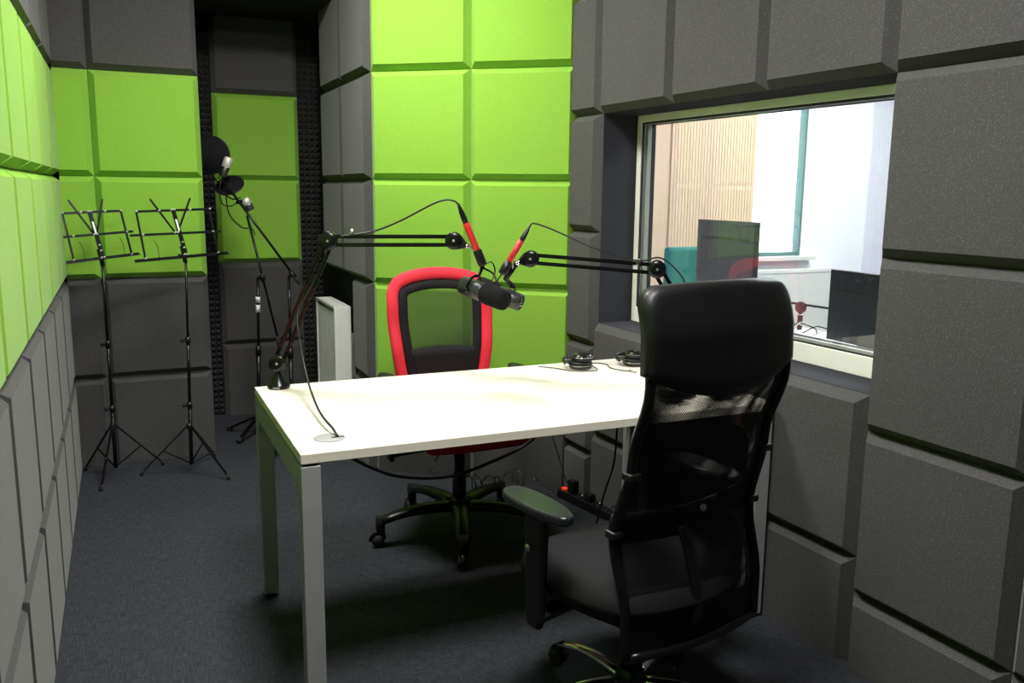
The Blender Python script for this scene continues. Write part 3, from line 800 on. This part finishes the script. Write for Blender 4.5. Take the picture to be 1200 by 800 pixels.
music_stand((-.095, 4.50), [(-.238, 4.67), (.125, 4.615), (-.16, 4.31)],
            [(-.243, 4.484, 1.279), (0.0, 4.58, 1.288), (-.243, 4.450, 1.173), (.05, 4.567, 1.191), (-.238, 4.416, 1.060), (.07, 4.541, 1.086), (-.208, 4.427, 1.069), (.036, 4.528, 1.084),
             (-.115, 4.501, 1.18), (-.215, 4.514, 1.34), (-.073, 4.569, 1.344), (-.134, 4.528, 1.285), (-.089, 4.477, 1.074)], .262,
            'black folding music stand in the left corner')
music_stand((.247, 4.42), [(.015, 4.475), (.406, 4.25), (.378, 4.665)],
            [(.065, 4.40, 1.289), (.398, 4.529, 1.298), (.033, 4.353, 1.182), (.447, 4.513, 1.19), (.047, 4.322, 1.067), (.472, 4.49, 1.086), (.091, 4.342, 1.076), (.422, 4.471, 1.089),
             (.234, 4.432, 1.19), (.131, 4.444, 1.347), (.313, 4.514, 1.351), (.226, 4.463, 1.295), (.27, 4.413, 1.087)], .245,
            'black folding music stand beside the alcove opening')

# ------------------------------------------------------------------ microphone stands in the alcove
def mic_stand(base, top, tips, boom_a, boom_b, lab, tape):
    t = thing('microphone_stand', base, lab, 'microphone stand', group='boom microphone stands in the alcove')
    Bs, Tp = V(base), V(top)
    MB().tube([Bs + V((0, 0, .10)), Bs.lerp(Tp, .55)], .011, 12).build('lower_pole', BLACK, t, world=True)
    up = MB().tube([Bs.lerp(Tp, .55), Tp], .0075, 12).build('upper_pole', BLACK, t, world=True)
    MB().tube([Bs.lerp(Tp, .52), Bs.lerp(Tp, .58)], .016, 14).build('clutch', BLACKP, t, world=True)
    MB().lathe([(.018, .085), (.026, .10), (.026, .125), (.014, .14)], (Bs.x, Bs.y, 0), n=20).build('hub', BLACKP, t, world=True)
    for tp in tips:
        d = V((tp[0] - Bs.x, tp[1] - Bs.y, 0)); a_ = Bs + d.normalized() * .02 + V((0, 0, .11)); e_ = V((tp[0], tp[1], .014))
        lg = MB().bar(a_, e_, .020, .012).build('leg', BLACK, t, world=True)
        MB().tube([e_ + (a_ - e_).normalized() * .025, V((e_.x, e_.y, .0135))], .013, 10).build('rubber_foot', RUBBER, lg, world=True)
    if tape:
        for f in (.83, .875): 
            pass
        MB().tube([Bs.lerp(Tp, .79), Bs.lerp(Tp, .835)], .0125, 12).build('white_tape', WHITEM, t, world=True)
        MB().tube([Bs.lerp(Tp, .85), Bs.lerp(Tp, .885)], .0125, 12).build('white_tape', WHITEM, t, world=True)
    A, B = V(boom_a), V(boom_b)
    d = (B - A).normalized(); c = A + d * (Tp - A).dot(d)
    bm = MB().tube([A, B], .0065, 10).build('boom', BLACK, t, world=True)
    MB().tube([B - d * .06, B], .012, 12).build('end_grip', RUBBER, bm, world=True)
    MB().tube([c - d * .022, c + d * .022], .014, 12).build('boom_clamp', BLACKP, t, world=True)
    MB().tube([Tp, c], .010, 10).build('clamp_stem', BLACKP, t, world=True)
    sd = d.cross(V((0, 0, 1))).normalized()
    if sd.dot(Fv) > 0: sd = -sd
    MB().tube([c + sd * .012, c + sd * .035], .005, 8).build('knob_shaft', STEEL, t, world=True)
    MB().bar(c + sd * .036 - d * .02, c + sd * .036 + d * .02, .012, .008).build('wing_knob', BLACKP, t, world=True)
    return t
mic_stand((.655, 5.0, 0), (.679, 5.0, .905), [(.50, 5.16), (.52, 4.86), (.86, 5.02)], (.632, 4.97, 1.255), (.785, 4.99, .515),
          'black microphone stand with white tape on its pole in the alcove', True)
mic_stand((.80, 4.76, 0), (.822, 4.83, .925), [(.645, 4.50), (.98, 4.66), (.80, 5.04)], (.505, 4.93, 1.45), (.878, 4.82, .885),
          'black microphone stand behind the left boom arm, long boom to upper left', False)

def small_mic(base, head, lab):
    A, B = V(base), V(head); d = (B - A); L = d.length; d.normalize()
    t = thing('condenser_microphone', base, lab, 'microphone', group='silver condenser microphones')
    MB().lathe([(.016, 0), (.021, .004), (.021, L * .38), (.022, L * .40)], A, d, n=24).build('body', WHITEP if False else STEEL, t, world=True)
    MB().lathe([(.0225, L * .40), (.0225, L * .47)], A, d, n=24).build('ring', CHROME, t, world=True)
    MB().lathe([(.022, L * .47), (.0245, L * .5), (.0235, L * .93), (.018, L), (.0001, L * 1.01)], A, d, n=24).build('grille', SILVER, t, world=True)
    return t
SILVER = plain('pale_silver_grille', (.62, .60, .52), .45, metal=.3, scale=200, var=.15)
small_mic((.508, 4.93, 1.462), (.548, 4.93, 1.560), 'silver condenser microphone at the tip of the long boom')
small_mic((.652, 4.955, 1.282), (.622, 4.96, 1.346), 'small silver microphone below the round pop filters')
def pop_filter(c, nrm, r, lab, neck_to):
    c = V(c); t = thing('pop_filter', tuple(c), lab, 'pop filter', group='round black pop filters')
    MB().lathe([(r, -.004), (r * 1.03, 0), (r, .004), (r * .95, .004), (r * .95, -.004), (r, -.004)], c, nrm, n=40).build('rim', BLACKP, t, world=True)
    MB().lathe([(.0001, -.001), (r * .95, -.001), (r * .95, .001), (.0001, .001)], c, nrm, n=40).build('screen', MICF, t, world=True)
    x, y, zz = frame_from(nrm)
    MB().tube(curve([c - y * r * 1.02, (c - y * r * 1.02 + V(neck_to)) / 2 - V((0, 0, .015)), neck_to]), .0035, 8).build('gooseneck', BLACK, t, world=True)
pop_filter((.462, 5.01, 1.575), (-.35, -.93, .05), .100, 'large round black pop filter behind the upper silver microphone', (.53, 4.94, 1.405))
pop_filter((.548, 4.985, 1.415), (-.35, -.62, .82), .078, 'tilted black pop filter disc under the upper silver microphone', (.60, 4.945, 1.35))
cable('microphone_cable', [(.508, 4.93, 1.46), (.49, 4.92, 1.40), (.50, 4.93, 1.32), (.545, 4.94, 1.305), (.58, 4.95, 1.325)], .0035, 'black cable looping from the upper silver microphone')
cable('microphone_cable', [(.52, 4.92, 1.36), (.535, 4.93, 1.26), (.60, 4.95, 1.19), (.65, 4.97, 1.185), (.672, 4.98, 1.15)], .0035, 'black cable sagging in front of the alcove green panel')
p = MB().tube([(.575, 4.95, 1.322), (.645, 4.955, 1.345)], .009, 10).build('cable_connector', BLACK); tag(p, 'black plug at the side of the lower silver microphone', 'plug')

# ------------------------------------------------------------------ black mesh high-back chair
def star_base(t, r, angs, armmat, hub_z, sec, chrome=False):
    MB().lathe([(.035, hub_z - .045), (.042, hub_z - .03), (.042, hub_z), (.034, hub_z + .03)], n=24).build('base_hub', BLACKP, t)
    for a_ in angs:
        c, s_ = math.cos(a_), math.sin(a_); pts = []
        for k in range(9):
            f = k / 8; rr = .03 + (r - .03) * f; zz = hub_z - .012 + math.sin(f * PI * .62) * .020 - f * f * .040
            pts.append((rr * c, rr * s_, zz))
        ar = MB().tube(pts, [sec * (1.15 - .35 * k / 8) for k in range(9)], 10, flat=.62).build('base_arm', armmat, t)
        zt_ = pts[-1][2]
        MB().tube([(r * c, r * s_, .055), (r * c, r * s_, zt_)], .009, 8).build('caster_stem', CHROME if chrome else BLACKP, ar)
        if not chrome: MB().tube([(r * c, r * s_, .052), (r * c, r * s_, zt_ + .022)], .019, 14).build('caster_cap', BLACKP, ar)
        ax = V((-s_, c, 0)); o_ = V((r * c, r * s_, .025)) + V((c, s_, 0)) * .012
        mb = MB()
        for sg in (-1, 1): mb.lathe([(.010, .006), (.024, .008), (.0245, .016), (.022, .022), (.0001, .024)], o_, ax * sg, n=20)
        mb.build('caster_wheel', RUBBER, ar)
        h_ = MB(); hp = []
        for k in range(9):
            an = PI * k / 8; hp.append(o_ + V((c, s_, 0)) * math.cos(an) * .027 + V((0, 0, 1)) * math.sin(an) * .030)
        h_.tube(hp, .011, 8, flat=.5); h_.build('caster_hood', BLACKP, ar)

def lerp_prof(P, z):
    for (a, fa), (b, fb) in zip(P, P[1:]):
        if z <= b: 
            f = (z - a) / (b - a); f = max(0, min(1, f)); f = f * f * (3 - 2 * f); return fa + (fb - fa) * f
    return P[-1][1]

t = thing('office_chair', (1.20, 1.86, 0), 'black high-back mesh office chair with leather headrest, nearest the camera', 'office chair', math.radians(9.8))
YB = [(.28, -.245), (.42, -.240), (.60, -.200), (.80, -.245), (.98, -.295), (1.08, -.292), (1.21, -.265)]
HW = [(.28, .220), (.42, .225), (.60, .232), (.80, .222), (1.0, .224), (1.21, .222)]
XC = .008
def bc(u, z):   # u -1..1 ; gently wrapped back
    w = lerp_prof(HW, z); return V((XC + u * w, lerp_prof(YB, z) + .030 * u * u, z))
ZL, ZH = .315, 1.0
def net_fn(i, j):
    u = -1 + 2 * i; z0_ = ZL + .0 * u; zt_ = .990 + .030 * u * u
    zz = z0_ + (zt_ - z0_) * j; p = bc(u * .985, zz); return p
MB().sheet(net_fn, 20, 40).build('back_net', NET, t)
def net2(i, j): p = net_fn(i, j); return p + V((0, .014, 0))
MB().sheet(net2, 20, 40).build('front_net', NET, t)
def fr(sg):
    return [bc(sg, ZL + (1.04 - ZL) * k / 24) for k in range(25)]
for sg in (-1, 1):
    MB().tube(fr(sg), .0125, 12).build('back_tube', BLACK, t)
    MB().tube([p + V((-sg * .018, .006, 0)) for p in fr(sg)], .0085, 8, flat=.6).build('net_sleeve', NET, t)
MB().tube([bc(-1 + 2 * k / 12, ZL) for k in range(13)], .0125, 10).build('bottom_tube', BLACK, t)
def band(i, j):
    u = (-1 + 2 * i) * .94; p = bc(u, .575 + .075 * j - .01 * (1 - u * u)); q = p + V((0, .035, 0)); return q, q + V((0, .006, 0))
MB().shell(band, 14, 3, .006).build('lumbar_band', LEATHER, t)
MB().lathe([(.009, 0), (.010, .004), (.006, .008), (.0001, .009)], (XC + .012, lerp_prof(YB, .65) - .006, .645), (0, -1, 0), n=18).build('lumbar_screw', STEEL, t)
def low(i, j):
    u = -1 + 2 * i; p = bc(u * .97, ZL + .004 + .065 * j + .015 * u * u * j); q = p + V((0, .010, 0)); return q, q + V((0, .004, 0))
MB().shell(low, 14, 3, .006).build('lower_band', SEATF, t)
for sg in (-1, 1):
    for zz in (.615, .765):
        p = bc(sg, zz)
        MB().box(p.x - .017, p.x + .017, p.y - .019, p.y + .016, zz - .009, zz + .009).build('net_clip', BLACKP, t, bevel=.004)
# headrest cushion wrapped over the tubes
def head(i, j):
    u = -1 + 2 * i; v = j
    zb_ = .948 + .058 * u * u; r_ = .055; zt_ = 1.205
    au = abs(u)
    w = lerp_prof(HW, zb_ + (zt_ - zb_) * v) + .013
    edge = max(0, (v - .72) / .28)
    wv = w - .050 * (1 - math.sqrt(max(0, 1 - edge * edge))) 
    x = XC + u * wv
    zz = zb_ + (zt_ - .006 * u * u - zb_) * v
    yc = lerp_prof(YB, zz) + .028 * u * u
    pil = (1 - au ** 8) * (1 - abs(2 * v - 1) ** 8)
    th = .012 + .012 * pil ** .5
    return V((x, yc + th + .010, zz)), V((x, yc - th * .75, zz))
MB().shell(head, 28, 22, 0).build('headrest', LEATHER, t)
MB().tube([head(k / 24, 0)[0].lerp(head(k / 24, 0)[1], .8) for k in range(25)], .003, 6).build('headrest_piping', LEATHER, t)
# seat: padded cushion with rolled sides
XC = -.022
def seat(i, j):
    a, b = -1 + 2 * i, -1 + 2 * j
    # squircle mapping
    x = a * math.sqrt(1 - b * b * .38); y = b * math.sqrt(1 - a * a * .38)
    X, Y = XC + x * .262, .0 + y * .262
    m_ = max(abs(a), abs(b)); rr = math.sqrt(max(0, 1 - m_ ** 4))
    crown = .016 * (1 - a * a) ; wf = -.030 * max(0, b) ** 3 * 1.0
    zt_ = .435 + .052 * rr + .010 * abs(a) * rr + wf - crown * .3
    zb_ = .425 - .062 * rr + wf
    return V((X, Y, zt_)), V((X, Y, zb_))
MB().shell(seat, 24, 24, 0).build('seat', SEATF, t)
MB().box(XC - .12, XC + .12, -.14, .14, .335, .362).build('seat_mechanism', BLACKP, t, bevel=.008)
MB().tube([(0, 0, .10), (0, 0, .27)], .030, 16).build('lower_column', BLACKP, t)
MB().tube([(0, 0, .27), (0, 0, .334)], .020, 16).build('gas_lift', BLACKP, t)
MB().tube(curve([(XC, -.12, .350), (XC, -.21, .350), (XC, -.252, .40), (XC, -.235, .50), (XC, -.19, .60)]), .017, 10, flat=.6).build('back_bracket', BLACKP, t)
MB().tube([(XC + .12, .06, .375), (XC + .24, .08, .365)], .006, 8).build('lift_lever', BLACK, t)
for sg in (-1, 1):
    cx = XC + sg * .287
    out = []
    for k in range(28):
        a_ = 2 * PI * k / 28; c_, s_ = math.cos(a_), math.sin(a_)
        out.append((math.copysign(abs(c_) ** .85, c_) * (.044 + .006 * s_), math.copysign(abs(s_) ** .85, s_) * .132))
    pad = MB().prism(out, (cx, .02, .628), (1, 0, 0), (0, 1, 0), .026).build('arm_pad', plain('satin_black_arm_pad', (.016, .017, .020), .24, spec=.45, scale=80) if sg < 0 else bpy.data.materials['satin_black_arm_pad'], t, bevel=.008, seg=3)
    post = MB().prism([(-.022, 0), (.022, 0), (.032, .03), (.040, .31), (-.044, .31), (-.034, .03)], (cx - .012, .022, .318), (0, 1, 0), (0, 0, 1), .024)
    post.build('arm_post', BLACKP, t, bevel=.010, seg=3)
    MB().lathe([(.010, 0), (.010, .008), (.0001, .009)], (cx + sg * .012, .035, .53), (sg, 0, 0), n=14).build('arm_button', STEEL, t)
    MB().bar((cx, .02, .345), (XC + sg * .10, .02, .368), .05, .012, up=(0, 0, 1)).build('arm_bracket', BLACKP, t)
star_base(t, .285, [math.radians(d - 9.8) for d in (104, 32, -40, -112, 176)], CHROME, .098, .020, True)

# ------------------------------------------------------------------ red task chair
t = thing('office_chair', (1.205, 3.20, 0), 'red-framed mesh office chair behind the desk', 'office chair', math.radians(180))
YR = [(.44, -.215), (.58, -.200), (.72, -.205), (.90, -.235), (1.09, -.275)]
def arch(u_, off):
    """outline of the back, parameter 0..1 from the lower left up over the top and down; off = inset"""
    pts = [(-.165, .47), (-.194, .58), (-.216, .70), (-.229, .82), (-.232, .92), (-.226, .99), (-.200, 1.035), (-.150, 1.062), (-.075, 1.078), (0, 1.082)]
    pts = pts + [(-x, zz) for x, zz in pts[-2::-1]]
    return pts
AP = curve([(x, 0, zz) for x, zz in arch(0, 0)], 5)
def inset(pts, d):
    out = []
    for i, p in enumerate(pts):
        q = pts[min(i + 1, len(pts) - 1)] - pts[max(i - 1, 0)]; n_ = V((q.z, 0, -q.x)).normalized(); out.append(p + n_ * d)
    return out
def yb(z_, x_=0): return lerp_prof(YR, z_) + .25 * x_ * x_
def strip(name, d0, d1, mat, th, lift):
    """closed band between two insets of the arch, rounded"""
    A_, B_ = inset(AP, d0), inset(AP, d1); n_ = len(A_); mb = MB()
    def fn(i, j):
        k = min(n_ - 1, int(round(i * (n_ - 1)))); p = A_[k].lerp(B_[k], j); bul = math.sin(PI * min(1, max(0, j))) ** .5 if 0 < j < 1 else 0
        y_ = yb(p.z, p.x); t_ = th * (.25 + .75 * bul)
        return V((p.x, y_ + t_ + lift, p.z)), V((p.x, y_ - t_ * .7 + lift, p.z))
    mb.shell(fn, n_ - 1, 6, 0); return mb.build(name, mat, t)
strip('back_frame', 0.0, .050, REDF, .018, 0)
strip('inner_border', .050, .088, SEATF, .010, .004)
IN = inset(AP, .085)
zs0 = .735
def rnet(i, j):
    zz = zs0 + (1.002 - zs0) * j
    # half-width of the opening at this height
    w = .01
    for p, q in zip(IN, IN[1:]):
        if p.x < 0 and (p.z - zz) * (q.z - zz) <= 0 and p.z != q.z:
            f = (zz - p.z) / (q.z - p.z); w = max(w, -(p.x + (q.x - p.x) * f))
    x = (-1 + 2 * i) * (w + .006); return V((x, yb(zz, x), zz))
MB().sheet(rnet, 16, 20).build('back_net', NETG, t)
def rlow(i, j):
    zz = .47 + (.745 - .47) * j; w = .01
    for p, q in zip(IN, IN[1:]):
        if p.x < 0 and (p.z - zz) * (q.z - zz) <= 0 and p.z != q.z:
            f = (zz - p.z) / (q.z - p.z); w = max(w, -(p.x + (q.x - p.x) * f))
    x = (-1 + 2 * i) * (w + .012)
    zz2 = zz + (.012 * (1 - (2 * i - 1) ** 2) if j > .9 else 0)
    return V((x, yb(zz, x) + .012, zz2)), V((x, yb(zz, x) - .006, zz2))
MB().shell(rlow, 14, 10, 0).build('lumbar_panel', SEATF, t)
def rseat(i, j):
    a, b = -1 + 2 * i, -1 + 2 * j
    x = a * math.sqrt(1 - b * b * .32); y = b * math.sqrt(1 - a * a * .32)
    m_ = max(abs(a), abs(b)); rr = math.sqrt(max(0, 1 - m_ ** 4)); wf = -.025 * max(0, b) ** 3
    return V((x * .268, .02 + y * .25, .50 + .040 * rr + wf)), V((x * .268, .02 + y * .25, .49 - .092 * rr ** 1.5 + wf))
MB().shell(rseat, 22, 22, 0).build('seat', REDF, t)
MB().box(-.07, .07, -.10, .10, .372, .397).build('seat_mechanism', BLACKP, t, bevel=.008)
MB().tube([(-.11, .04, .385), (-.25, .05, .380)], .006, 8).build('tilt_lever', BLACK, t)
MB().tube([(.10, .05, .375), (.16, .07, .30)], .003, 6).build('lever_wire', CHROME, t)
MB().tube([(0, 0, .11), (0, 0, .26)], .028, 16).build('lower_column', BLACKP, t)
MB().tube([(0, 0, .26), (0, 0, .364)], .022, 16).build('gas_lift', BLACKP, t)
MB().tube(curve([(0, -.10, .385), (0, -.19, .38), (0, -.225, .42), (0, -.218, .52)]), .022, 10, flat=.5).build('back_bracket', BLACKP, t)
for sg in (-1, 1):
    cx = sg * .283; out = []
    for k in range(24):
        a_ = 2 * PI * k / 24; out.append((math.cos(a_) * .038, math.sin(a_) * .115))
    MB().prism(out, (cx, -.02, .655), (1, 0, 0), (0, 1, 0), .024).build('arm_pad', LEATHER, t, bevel=.008, seg=3)
    MB().prism([(-.025, 0), (.025, 0), (.032, .315), (-.032, .315)], (cx - .011, -.02, .340), (0, 1, 0), (0, 0, 1), .022).build('arm_post', BLACKP, t, bevel=.008)
    MB().bar((cx, -.02, .365), (sg * .09, -.01, .385), .05, .012).build('arm_bracket', BLACKP, t)
star_base(t, .335, [math.radians(d - 180) for d in (180, 252, 324, 36, 108)], BLACKP, .135, .034)

# ------------------------------------------------------------------ under the desk
t = thing('power_strip', (1.835, 3.24, 0), 'black power strip with lit red switch on the floor against the wall', 'power strip', math.radians(-80))
MB().box(-.20, .20, -.026, .026, .001, .042).build('housing', BLACKP, t, bevel=.005)
MB().box(-.185, -.165, -.010, .010, .0425, .050).build('switch', REDSW, t, bevel=.002)
for i in range(5):
    MB().lathe([(.021, .0422), (.021, .0445), (.018, .0445), (.018, .0423)], (-.11 + .06 * i, 0, 0), n=20).build('socket', GLOSSB, t)
for i, lab in ((0, 'black plug block in the power strip socket next to the switch'), (2, 'black plug in the middle socket of the power strip')):
    p = V((-.11 + .06 * i, 0, 0)); th = math.radians(-80); q = V((1.835 + p.x * math.cos(th), 3.24 + p.x * math.sin(th), .0455))
    o = MB().box(-.022, .022, -.018, .018, 0, .058 if i == 0 else .03).build('power_plug', BLACKP, bevel=.005); o.location = q; o.rotation_euler = (0, 0, th); tag(o, lab, 'plug')
cable('power_cable', [(1.765, 2.86, .70), (1.762, 2.89, .50), (1.775, 2.93, .32), (1.765, 2.97, .20), (1.748, 2.99, .09), (1.735, 2.99, .006), (1.79, 3.02, .006)], .0045,
      'black power cable hanging from the desk end down to the floor')
cable('signal_cable', [(1.83, 2.90, .70), (1.835, 2.93, .45), (1.845, 2.96, .25), (1.85, 3.02, .10), (1.85, 3.06, .07)], .0025, 'thin black cable hanging beside the power cable under the desk')
cable('signal_cable', [(.62, 2.88, .60), (.66, 2.92, .50), (.714, 2.93, .452), (.78, 2.93, .412), (.855, 2.93, .378), (.985, 2.93, .352), (1.10, 2.93, .352), (1.225, 2.93, .382), (1.36, 2.93, .428), (1.45, 2.92, .50), (1.50, 2.90, .62)], .0065,
      'thick black cable bundle sagging under the whole desk')
cable('signal_cable', [(1.50, 2.95, .70), (1.57, 3.10, .45), (1.66, 3.20, .28), (1.74, 3.28, .14), (1.77, 3.30, .10)], .0022, 'thin black cable falling behind the red chair seat')
pts = []
A_, B_ = V((1.30, 3.38, .135)), V((1.66, 3.42, .120))
for k in range(141):
    f = k / 140; a_ = 2 * PI * 7 * f; r_ = .034 + .012 * math.sin(f * 11)
    pts.append(A_.lerp(B_, f) + V((.012 * math.sin(a_ * .5), math.cos(a_) * r_, math.sin(a_) * r_)))
pts += [V((1.72, 3.44, .05)), V((1.79, 3.42, .025)), V((1.81, 3.436, .02))]
tag(MB().tube(pts, .0030, 6).build('coiled_cable', plain('glossy_grey_cable', (.10, .10, .10), .15)), 'coiled glossy cable hanging low behind the red chair base', 'cable')

# ------------------------------------------------------------------ world and colour
w = bpy.data.worlds.new('world'); scn.world = w; w.use_nodes = True
bg = w.node_tree.nodes['Background']; bg.inputs['Color'].default_value = (.86, .92, 1, 1); bg.inputs['Strength'].default_value = 5
scn.view_settings.view_transform = 'Standard'; scn.view_settings.look = 'None'
scn.view_settings.gamma = 1; scn.view_settings.use_curve_mapping = False
scn.view_settings.exposure = 0.0
scn.cycles.max_bounces = 10; scn.cycles.transparent_max_bounces = 16; scn.cycles.diffuse_bounces = 6; scn.cycles.sample_clamp_indirect = 6
